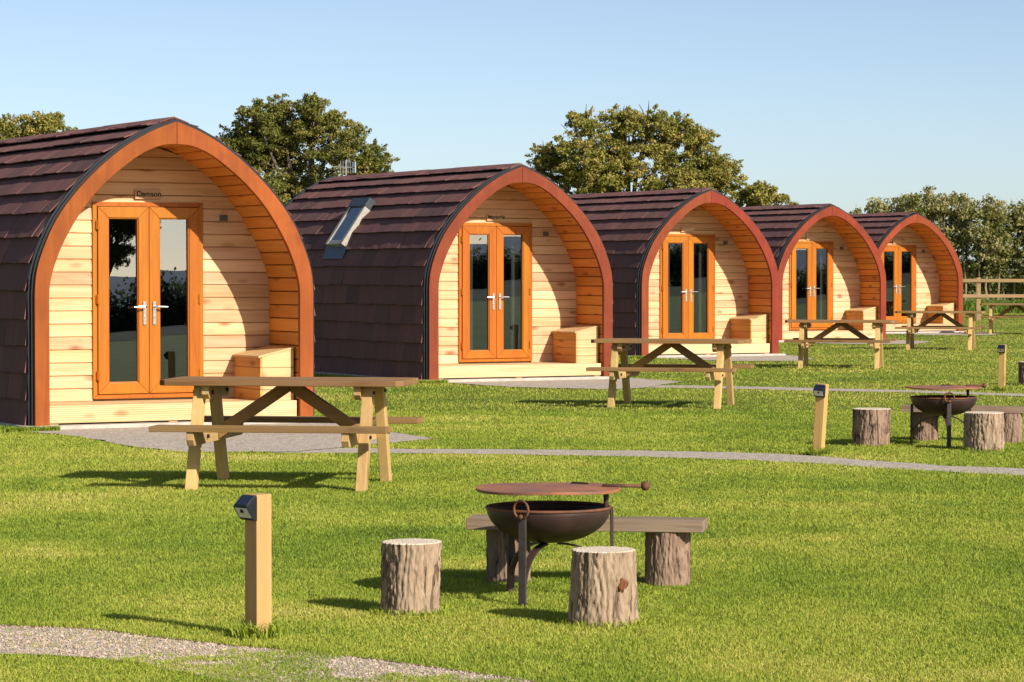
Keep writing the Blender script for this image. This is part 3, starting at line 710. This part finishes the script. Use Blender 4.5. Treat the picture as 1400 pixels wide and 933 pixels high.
# ------------------------------------------------------------------ picnic tables
TAB_LABELS = ['nearest picnic table, on the lawn in front of the Damson pod',
              'picnic table standing below the porch of the skylight pod',
              'picnic table in front of the second farthest pod, right of the first lamp post',
              'picnic table in front of the farthest pod and its porch',
              'farthest picnic table, cut by the right edge beside the rail fence']
def make_table(label):
    t = thing('picnic_table', label, 'picnic table', group='wooden picnic tables on the lawn')
    m = MB(); c = .045
    for k in range(5):
        y0 = -.352 + k*.142; y1 = y0 + .134; x = .865
        if k in (0, 4):
            ya, yb = (y0, y1) if k == 0 else (y1, y0); s = 1 if k == 0 else -1
            m.ext([(-x + c, ya, .716), (x - c, ya, .716), (x, ya + s*c, .716), (x, yb, .716), (-x, yb, .716), (-x, ya + s*c, .716)], (0, 0, .040))
        else: m.box(-x, x, y0, y1, .716, .756)
    part('tabletop', m, TABX, t, bevel=.004)
    for s in (-1, 1):
        m = MB(); 
        for a in (.515, .633): m.box(-.825, .825, min(s*a, s*(a+.112)), max(s*a, s*(a+.112)), .415, .453)
        part('seat', m, TABX, t, bevel=.004)
    for sx in (-1, 1):
        for sy in (-1, 1):
            m = MB(); x0 = sx*.60
            m.ext([(x0 - .035, sy*.415, -.01), (x0 - .035, sy*.515, -.01), (x0 - .035, sy*.245, .7155), (x0 - .035, sy*.145, .7155)], (.07, 0, 0)); part('leg', m, TABZ, t, bevel=.004)
        xi = sx*.5395
        m = MB(); m.ext([(xi - .025, -.31, .655), (xi - .025, -.27, .622), (xi - .025, .27, .622), (xi - .025, .31, .655), (xi - .025, .31, .7155), (xi - .025, -.31, .7155)], (.05, 0, 0)); part('top_bearer', m, TABY, t, bevel=.003)
        m = MB(); m.ext([(xi - .025, -.73, .36), (xi - .025, -.70, .318), (xi - .025, .70, .318), (xi - .025, .73, .36), (xi - .025, .73, .4145), (xi - .025, -.73, .4145)], (.05, 0, 0)); part('seat_bearer', m, TABY, t, bevel=.003)
        m = MB(); m.ext([(sx*.512, -.035, .325), (sx*.512, -.035, .425), (sx*.075, -.035, .7155), (sx*.002, -.035, .7155), (sx*.002, -.035, .668)], (0, .07, 0)); part('brace', m, TABX, t, bevel=.004)
        for sy in (-1, 1):
            for z, yy in ((.668, .21), (.366, .345)):
                m = MB(); x = sx*.637; m.tube([(x, sy*yy, z), (x + sx*.012, sy*yy, z)], .013, 6); m.tube([(xi - sx*.026, sy*yy, z), (xi - sx*.040, sy*yy, z)], .015, 6); part('bolt', m, BOLT, t)
    return t
TABLES = [(-1.565,19.52,-8), (1.80,31.2,-14), (5.235,44.0,-12), (8.44,54.45,-14), (12.42,68.2,-12)]
proto = make_table(TAB_LABELS[0])
for i, (x, y, a) in enumerate(TABLES):
    o = proto if i == 0 else copy_tree(proto); o.location = (x, y, 0); o.rotation_euler.z = R(a); o['label'] = TAB_LABELS[i]

# ------------------------------------------------------------------ fire pits
def make_pit(label, x, y, rz):
    t = thing('fire_pit', label, 'fire pit', (x, y, 0), rz, 'steel fire bowls with griddle plates')
    m = MB(); Rb, zr, zb = .285, .425, .262; pr = []
    for k in range(13): a = math.pi/2*k/12; pr.append((max(.002, Rb*math.sin(a)**.92), zb + (zr - zb)*(1 - math.cos(a))))
    pr2 = [(max(.002, r - .006), z + .006) for r, z in pr[::-1]]
    m.lathe(pr + pr2, 56); bo = part('bowl', m, BOWL, t, smooth=True)
    m = MB(); m.torus((0,0,zr), Rb - .001, .0075, (0,0,1), 56, 8); part('rim', m, RUST, bo, smooth=True)
    def pol(a, r, z): return (r*math.sin(R(a)), -r*math.cos(R(a)), z)
    for a, wd, top in ((0, .036, .40), (-120, .036, .36), (120, .018, .425)):
        m = MB(); r = Rb + .012; rad = Vector(pol(a, 1, 0)); m.beam(pol(a, r, -.01), pol(a, r - (.0 if a == 0 else .004), top), wd, .014, up=rad); 
        lg = part('leg', m, LEGST if a == 0 else BOWL, t, bevel=.002)
        m = MB(); pts = []
        for k in range(11):
            q = k/10; rr_ = .04 + (r - .04)*math.sin(q*math.pi/2); z = .258 - .20*(1 - math.cos(q*math.pi/2)); pts.append(pol(a, rr_, z))
        for p, q in zip(pts[:-1], pts[1:]): m.beam(p, q, .012 if a == 120 else .032, .010, up=rad.cross(Vector((0,0,1))).cross(Vector(q) - Vector(p)))
        part('strut', m, BOWL, lg)
    m = MB(); c = pol(0, Rb + .028, .437); m.torus(c, .04, .0062, (.25, 1, 0), 30, 8); m.ball(pol(0, Rb + .026, .403), .014); part('lifting_ring', m, RUST, t, smooth=True)
    m = MB(); m.tube([pol(120, Rb - .018, .40), pol(120, Rb - .018, .502)], .0125, 12); part('swivel_post', m, BOWL, t, smooth=False)
    m = MB(); n = 72; Rp = .335; ol = []
    for k in range(n):
        a = 360*k/n; r = Rp
        if 78 < a < 112: r = Rp - .008
        ol.append((r*math.sin(R(a)), -r*math.cos(R(a))))
    top = [(p[0]*s, p[1]*s, .516 + .004*(1 - s) + .003*math.sin(3*k*2*math.pi/n)*s) for s in (1, .5) for k, p in enumerate(ol)]
    bot = [(p[0], p[1], .503 + .003*math.sin(3*k*2*math.pi/n)) for k, p in enumerate(ol)]
    vs_ = top + bot; fs = [tuple(range(n, 2*n)), tuple(range(2*n, 3*n))[::-1]]
    for k in range(n): j = (k+1) % n; fs += [(k, j, n+j, n+k), (2*n+k, 2*n+j, j, k)]
    m.add(vs_, fs); pl = part('griddle_plate', m, PLATE, t, bevel=.002)
    m = MB(); m.tube([pol(120, .25, .5225), pol(120, .43, .519)], .0085, 10); m.ball(pol(120, .45, .519), .0225); part('handle', m, RUST, pl, smooth=True)
    m = MB(); m.tube([pol(178, .24, .515), pol(175, .24, .522), pol(155, .24, .522), pol(152, .24, .515)], .005, 6); part('lug', m, BOLT, pl)
    return t
make_pit('rusty fire pit bowl with round griddle plate, nearest, in front of the first log bench', .168, 12.70, R(-24))
make_pit('rusty fire pit with round griddle plate, farther back at the right of the photo', 3.745, 23.98, 0)

# ------------------------------------------------------------------ logs, stumps, benches
def log_mesh(name, r, h, mat, seed, taper=0, lean=0):
    n, k = 190, 34; me = MB(); vs_ = []
    for j in range(k + 1):
        z = h*j/k
        for i in range(n):
            a = 2*math.pi*i/n; cx, cy = math.cos(a), math.sin(a)
            wob = mn.noise((cx*3 + seed, cy*3, z*9))*.13 + mn.noise((cx*9, cy*9 + seed, z*26))*.06
            nf = 13; ph = (a + wob + .12*math.sin(2*a + seed) + .07*math.sin(5*a + 2*seed))*nf
            fur = abs(math.sin(ph + 2.2*mn.noise((cx*2, cy*2, z*3 + seed))))**.55
            brk = mn.noise((cx*14 + seed, cy*14, z*30)); g = mn.noise((cx*30, cy*30 + seed, z*60))
            lump = mn.noise((cx*1.1 + seed, cy*1.1, z*1.5 + seed))
            deep = max(0, 1 - abs(math.sin((a - 1.1 + wob*.8)*.5))*9)*(.5 + .5*mn.noise((seed, 3, z*5)))
            q = r*(.955 + taper*(.5 - j/k)) + .06*r*lump + .056*r*fur + .040*r*brk + .028*r*g - .10*r*deep
            vs_.append((q*cx + lean*z, q*cy, z + (h*.004*brk if j == k else 0) - (.01 if j == 0 else 0)))
    fs = []
    for j in range(k):
        fs += [(j*n+i, j*n+(i+1) % n, (j+1)*n+(i+1) % n, (j+1)*n+i) for i in range(n)]
    fs.append(tuple(range(n))[::-1]); me.add(vs_, fs)
    cut = MB(); top = [Vector(vs_[k*n + i]) for i in range(n)]; cen = Vector((lean*h, 0, h))
    a = [cen + (p - cen)*.995 for p in top]; b = [cen + (p - cen)*.97 + Vector((0,0,.004)) for p in top]; c = [cen + (p - cen)*.5 + Vector((0,0,.005)) for p in top]
    vv = a + b + c; ff = [tuple(range(2*n, 3*n))]
    for i in range(n): j = (i+1) % n; ff += [(i, j, n+j, n+i), (n+i, n+j, 2*n+j, 2*n+i)]
    cut.add(vv, ff)
    return me.mesh(name, mat, True), cut.mesh('cut_face', CUT, False)
ST_LAB = ['pale log stump seat left of the nearest fire pit', 'pale log stump seat with a knot hole, in front of the nearest fire pit',
          'brown log stump seat beside the leaning lamp post', 'wide log stump seat at the front right of the farther fire pit', 'dark log stump half cut off by the right edge']
for i, (x, y, r, h) in enumerate(STUMPS):
    me, cm = log_mesh('log_stump', r, h, BARK if i < 2 else BARKD if i != 3 else BARK, i*3.7 + 1, (-.04, .10, -.03, .03, 0)[i], (.03, -.02, -.02, 0, 0)[i])
    o = link('log_stump', me, None, (x, y, 0), (0, 0, i*1.7)); tag(o, ST_LAB[i], 'log seat', 'cut log seats round the fire pits'); link('cut_face', cm, o)
    if i == 1:                                          # broken branch knot facing the camera
        m = MB(); m.ball((0,0,0), .032, 14, 9); m.v = [tuple(Vector(p)*(1 + .5*mn.noise(Vector(p)*60)) ) for p in m.v]; k = link('knot', m.mesh('knot', plain('knot_wood', (.30,.105,.04), .8, 0, .2, sc_=40, col2=(.09,.035,.02), bumpy=.8), True), o)
        a = R(-55) - i*1.7; k.location = (math.cos(a)*.124, math.sin(a)*.124, .185); k.scale = (.8, .8, 1.25)
def make_bench(label, a, b, seat, rz, rlog):
    cx, cy = (a[0]+b[0])/2, (a[1]+b[1])/2
    t = thing('log_bench', label, 'bench', (cx, cy, 0), 0, 'plank benches on log legs')
    for k, p in enumerate((a, b)):
        me, cm = log_mesh('log_leg', rlog, .262, BARKD, 20 + k*5 + cx); link('log_leg', me, t, (p[0]-cx, p[1]-cy, 0))
    m = MB(); nx = 40; x0, x1 = seat; prof = []
    for k in range(nx + 1):
        x = x0 + (x1 - x0)*k/nx; e = .012*mn.noise((x*4, 1.3, cx)); f = .014*mn.noise((x*5, 9.1, cx)); z = .006*mn.noise((x*3, 4, cx))
        prof.append([(x, -.135 + e, .2625), (x, .135 + f, .2625), (x, .125 + f, .315 + z), (x, -.128 + e, .317 + z)])
    vs_ = [p for q in prof for p in q]; fs = [(0,1,2,3), (4*nx, 4*nx+3, 4*nx+2, 4*nx+1)]
    for k in range(nx): o = 4*k; fs += [(o+j, o+4+j, o+4+(j+1) % 4, o+(j+1) % 4) for j in range(4)]
    m.add(vs_, fs); part('seat_plank', m, PLANKW, t, rot=(0,0,rz), bevel=.004)
make_bench('weathered plank bench on two logs behind the nearest fire pit', (-.018,13.46), (.75,13.30), (-.575,.572), R(-9), .105)
make_bench('weathered plank bench on two logs at the right edge behind the farther fire pit', (3.70,24.82), (4.40,24.5), (-.56,.60), R(-14), .122)

# ------------------------------------------------------------------ solar lamp posts
def make_lamp_post(label, x, y, rz, tilt):
    t = thing('lamp_post', label, 'lamp post', (x, y, 0), group='wooden bollards with solar lamps', rot=(tilt[0], tilt[1], rz))
    m = MB(); h = .0395; m.box(-h, h, -h, h, -.04, .592); part('post', m, POST, t, bevel=.003)
    l = MB(); y0 = -h - .001; a = .041; pr = [(y0, .586), (y0 - .008, .590), (y0 - .054, .549), (y0 - .056, .541), (y0 - .018, .488), (y0, .485)]
    for s in (-1, 1):                                   # cheeks
        l.ext([(s*(a + .003), *p) for p in pr], (-s*.003, 0, 0))
    l.ext([(-a + .001, *p) for p in (pr[0], pr[1], pr[2], pr[3], (y0 - .048, .540), (y0 - .04, .546), (y0, .572))], (2*a - .002, 0, 0))
    l.ext([(-a + .001, *p) for p in ((y0, .485), (y0 - .018, .488), (y0 - .023, .497), (y0, .497))], (2*a - .002, 0, 0))
    lh = part('lamp_housing', l, BLACK, t, bevel=.0012)
    l = MB(); l.ext([(-a + .0012, y0 - .002, .4975), (-a + .0012, y0 - .024, .4975), (-a + .0012, y0 - .0525, .5395), (-a + .0012, y0 - .002, .5395)], (2*a - .0024, 0, 0)); part('lamp_lens', l, LENS, lh)
    l = MB(); l.ext([(-a + .004, y0 - .012, .5888), (-a + .004, y0 - .050, .5549), (-a + .004, y0 - .050, .5525), (-a + .004, y0 - .012, .5864)], (2*a - .008, 0, 0)); part('solar_panel', l, SOLAR, lh)
    l = MB(); l.ball((0, y0 - .043, .527), .0095, 12, 8); part('motion_sensor', l, BLACK, lh, smooth=True)
BL = ['upright lamp post with black solar lamp beside the foreground gravel path', 'leaning lamp post with solar lamp beside the brown stump and gravel path', 'farther lamp post with solar lamp near the right edge']
for (x, y, rz, tl), lab in zip(BOLL, BL): make_lamp_post(lab, x, y, rz, tl)

# ------------------------------------------------------------------ post and rail fence
t = thing('rail_fence', 'post and two rail timber fence between the farthest pod and hedge', 'fence', (14.9, 88.4, 0), R(-3))
for z in (.775, 1.265):
    m = MB(); m.box(-6, 9, -.09, -.05, z - .055, z + .055); part('rail', m, FENCEW, t, bevel=.006)
for k in range(-2, 4):
    m = MB(); m.box(k*2.4 - .07, k*2.4 + .07, -.049, .07, -.05, 1.36); part('post', m, FENCEW, t, bevel=.008)

# ------------------------------------------------------------------ trees and hedge
def leaves(mesh_name, pts, size, mat, tint, up=.35):
    n = len(pts); nr = rng.normal(size=(n,3)); nr[:,2] += up*1.5; nr /= np.linalg.norm(nr, axis=1)[:,None]
    a = np.cross(nr, rng.normal(size=(n,3))); a /= np.linalg.norm(a, axis=1)[:,None]; b = np.cross(nr, a)
    s = (size*rng.uniform(.6, 1.25, n))[:,None]; v = np.zeros((n,4,3), np.float32)
    v[:,0] = pts - a*s*.55; v[:,1] = pts - b*s*.32 + a*s*.05; v[:,2] = pts + a*s*.55; v[:,3] = pts + b*s*.32 + a*s*.05
    v[:,2] -= nr*s*.15
    me = bpy.data.meshes.new(mesh_name); me.vertices.add(n*4); me.vertices.foreach_set('co', v.ravel())
    me.loops.add(n*4); me.loops.foreach_set('vertex_index', np.arange(n*4, dtype=np.int32)); me.polygons.add(n); me.polygons.foreach_set('loop_start', (np.arange(n)*4).astype(np.int32))
    me.update(calc_edges=True); at = me.attributes.new('tint', 'FLOAT', 'POINT'); at.data.foreach_set('value', np.repeat(tint, 4).astype(np.float32)); me.materials.append(mat); return me
def crown_points(lobes, per, depthk=1.0, clump=.36):
    P = []; T = []
    for (x, y, z, r) in lobes:
        nc = max(6, int(27*r*r + 6))
        for _ in range(nc):
            d = rng.normal(size=3); d /= np.linalg.norm(d); d[2] = d[2]*.9 + .1
            c = np.array((x, y, z)) + d*r*rng.uniform(.3, .98)*np.array((1, depthk, 1)); cr = (.13 + clump*.8*rng.random()**1.4)*min(1, r*.8 + .2)
            n = int(per*(cr/.4)**2*rng.uniform(.6, 1.3)); q = rng.normal(size=(n,3)); q /= np.linalg.norm(q, axis=1)[:,None]
            q = c + q*cr*(rng.random(n)**.5)[:,None]*np.array((1.3, 1.3, .75)); P.append(q); T.append(np.clip(rng.normal(rng.normal(.45, .14), .15, n), 0, 1))
        for _ in range(int(3 + 5*r)):                    # ragged outer twigs
            d = rng.normal(size=3); d /= np.linalg.norm(d); d[2] = abs(d[2])*.8
            a0 = np.array((x, y, z)) + d*r*.9; n = int(per*.22); t_ = rng.random(n)[:,None]
            q = a0 + d*t_*rng.uniform(.25, .6)*min(1, r) + rng.normal(size=(n,3))*.09*(1.2 - t_); P.append(q); T.append(np.clip(rng.normal(.5, .18, n), 0, 1))
    return np.concatenate(P), np.concatenate(T)
def make_tree(name, label, cat, bx, by, lobes, leaf, per, mat, trunk_r, group, fork=.35):
    t = thing(name, label, cat, (bx, by, 0), 0, group)
    lb = [(x - bx, rng.uniform(-.55, .55)*r*1.3, z, r) for x, z, r in lobes]
    P, T = crown_points(lb, per); link('crown', leaves('crown', P, leaf, mat, T), t)
    m = MB(); zt = max(l[2] for l in lb); zf = zt*fork
    m.tube([(0,0,-.1), (.05,0,zf*.5), (0,.05,zf)], [trunk_r*1.25, trunk_r, trunk_r*.85], 10)
    for (x, y, z, r) in lb:
        mid = Vector((x*.45, y*.4, zf + (z - zf)*.45)) + Vector((random.uniform(-.2,.2), random.uniform(-.2,.2), .1)); e = Vector((x, y, z + r*.2))
        k = .35 + .25*min(1, r/2)
        m.tube([(0,.05,zf*.92), mid, e], [trunk_r*k, trunk_r*k*.55, trunk_r*.1], 6)
        for _ in range(5):
            d = Vector((random.gauss(0,1), random.gauss(0,1), random.gauss(.3,.8))).normalized(); m.tube([mid.lerp(e, .7), e + d*r*.5, e + d*r*.95], [trunk_r*.16, trunk_r*.08, .012], 5)
    part('trunk', m, TRUNK, t, smooth=True); return t
TG = 'trees behind the pods'
A = [(-12.01,8.48,2.04),(-9.98,9.03,1.41),(-8.5,7.37,1.92),(-13.12,7.74,1.67),(-7.21,7.11,1.11),(-11.09,6.08,2.22),(-13.67,8.29,1.04),(-12.93,9.4,.81),(-10.16,9.84,.74),(-11.64,9.77,.81),(-9.05,9.03,.74),(-8.13,8.22,.74),(-6.84,6.45,.67),(-14.04,7.37,.81),(-12.6,5.4,1.5),(-9.2,5.2,1.5)]
Bt = [(3.96,7.79,1.98),(6.34,8.58,1.9),(8.32,8.18,1.78),(5.15,6.6,2.38),(10.3,7.0,1.67),(2.57,7.0,1.43),(1.78,7.79,.87),(3.96,9.57,.95),(5.94,9.76,.87),(7.32,9.57,1.11),(8.71,9.37,.95),(9.9,8.78,.99),(11.29,7.0,1.03),(11.88,6.4,.79),(1.39,7.12,.63),(8.32,6.21,1.98),(10.3,5.93,1.59)]
Ct = [(14.16,5.68,1.18),(14.58,6.22,.63),(13.52,5.89,.76),(15.42,5.46,.76),(16.27,5.17,.42),(14.3,4.4,1.3),(15.6,4.5,.9)]
Dt = [(-26.92,8.97,1.11),(-25.34,9.17,1.03),(-24.15,8.86,.63),(-24.86,9.65,.52),(-26.13,9.49,.63),(-27.52,9.17,.79),(-26,7.8,1.4),(-24.6,8.0,1.1),(-27.6,7.8,1.2)]
tree_a = make_tree('oak_tree', 'large dense green oak behind the gap between the first two pods', 'tree', -10.5, 140, A, .13, 260, OAK, .42, TG)
make_tree('oak_tree', 'broad olive green oak rising behind the middle pod', 'tree', 6.4, 150, Bt, .14, 210, OAK2, .42, TG)
make_tree('small_tree', 'small round tree just right of the broad oak, behind the far pods', 'tree', 14.6, 160, Ct, .16, 190, OAK2, .22, TG)
make_tree('oak_tree', 'yellowing treetop over the roof ridge of the nearest pod', 'tree', -26, 150, Dt, .15, 230, OAK2, .35, TG)
hs = [(14.0,3.85,''), (15.9,4.6,''), (17.1,4.75,''), (18.3,4.6,''), (19.5,4.45,''), (20.7,4.3,''), (21.9,4.2,''), (23.3,4.2,'')]
HL = ['low orchard shrub showing over the roof of the farthest pod', 'feathery orchard shrub rising just left of the farthest pod apex', 'tallest orchard shrub, right behind the apex of the farthest pod',
      'orchard shrub behind the right shoulder of the farthest pod arch', 'orchard shrub straight above the post of the rail fence', 'orchard shrub above the rail fence between its post and the right edge', 'orchard shrub cut by the right edge above the rail fence',
      'last orchard shrub of the hedge row, beyond the right edge']
for i, (x, zt, _) in enumerate(hs[:8]):
    lobes = []; 
    for k in range(20):
        zz = 1.3 + (zt - 1.9)*k/19; lobes.append((x + random.uniform(-.8,.8), zz, random.uniform(.45,.7)*(1 if k < 16 else .65)))
    for _ in range(4): lobes.append((x + random.uniform(-.8,.8), zt + random.uniform(-.45,.12), random.uniform(.16,.3)))
    t = thing('orchard_shrub', HL[i], 'shrub', (x, 115 + (i % 2)*.8, 0), 0, 'orchard hedge behind the fence')
    lb = [(a - x, random.uniform(-.7,.7), z, r) for a, z, r in lobes] + [(random.uniform(-.8,.8), random.uniform(1.3,1.9), random.uniform(.55,1.1), .42) for _ in range(6)]; P, T = crown_points(lb, 105, 1.1, .3)
    k = 1500; sp = np.c_[rng.uniform(-1,1,k), rng.uniform(-.6,.6,k), zt - .7 + rng.random(k)**2*.75]; P = np.concatenate([P, sp]); T = np.concatenate([T, rng.uniform(.3,.9,k)])
    link('crown', leaves('crown', P, .125, HEDGE, T), t)
    m = MB()
    for k in range(4):
        a = -.6 + k*.42 + random.uniform(-.1,.1); m.tube([(a, random.uniform(-.3,.3), -.05), (a + random.uniform(-.12,.12), 0, .9), (a*1.3, 0, zt - .8)], [.055, .045, .012], 6)
    for k in range(10): 
        a = random.uniform(-.8,.8); m.tube([(a, 0, zt - 1.2), (a + random.uniform(-.15,.15), 0, zt - random.uniform(-.05,.3))], [.014, .004], 4)
    part('stems', m, plain('pale_stem_bark', (.30,.24,.13), .8, 0, .2), t)

m = MB(); m.add([(x, y, .012) for x, y in ((34,-62),(74,-92),(210,-250),(420,-60),(240,60),(96,4))], [tuple(range(6))]); structure(part('field', m, plain('ploughed_field', (.085,.075,.045), .95, 0, .05, sc_=.06, col2=(.05,.062,.025)), None))
# what the doors mirror: fields to the right of and behind the camera
m = MB(); n = 120; vs_ = []
for k in range(n + 1):
    a = R(-95 + 125*k/n); x, y = math.cos(a), math.sin(a); h = 8 + 5*mn.noise((k*.09, 2, 0)) + 1.2*mn.noise((k*.4, 5, 0))
    vs_ += [(x*420, y*420, -1), (x*520, y*520, max(2.5, h)), (x*700, y*700, -1)]
fs = []
for k in range(n): o = k*3; fs += [(o, o+3, o+4, o+1), (o+1, o+4, o+5, o+2)]
m.add(vs_, fs); structure(part('hills', m, hill_mat(), None, smooth=True))
P = []; 
for k in range(2200):
    s = random.random(); c = np.array((85 + 120*s, -120 + 120*s + 9*math.sin(s*7), random.uniform(.0, 1) * (1.7 + .5*math.sin(s*11) + .3*math.sin(s*29)))); q = rng.normal(size=(60,3)); P.append(c + q*.62)
o = link('field_hedge', leaves('field_hedge', np.concatenate(P), .34, DHEDGE, rng.random(2200*60))); tag(o, 'long dark field hedge mirrored in the pod doors', 'hedge')
for x, y, s, rz in ((112,-84,1.1,1), (120,-99,.9,2.4), (126,-88,1.0,4)):
    c = copy_tree(tree_a); c.location = (x, y, 0); c.rotation_euler.z = rz; c.scale = (s*.62, s*.62, s); c['label'] = 'slim tree mirrored in the doors of the nearest pod'; c['group'] = 'trees mirrored in the doors'
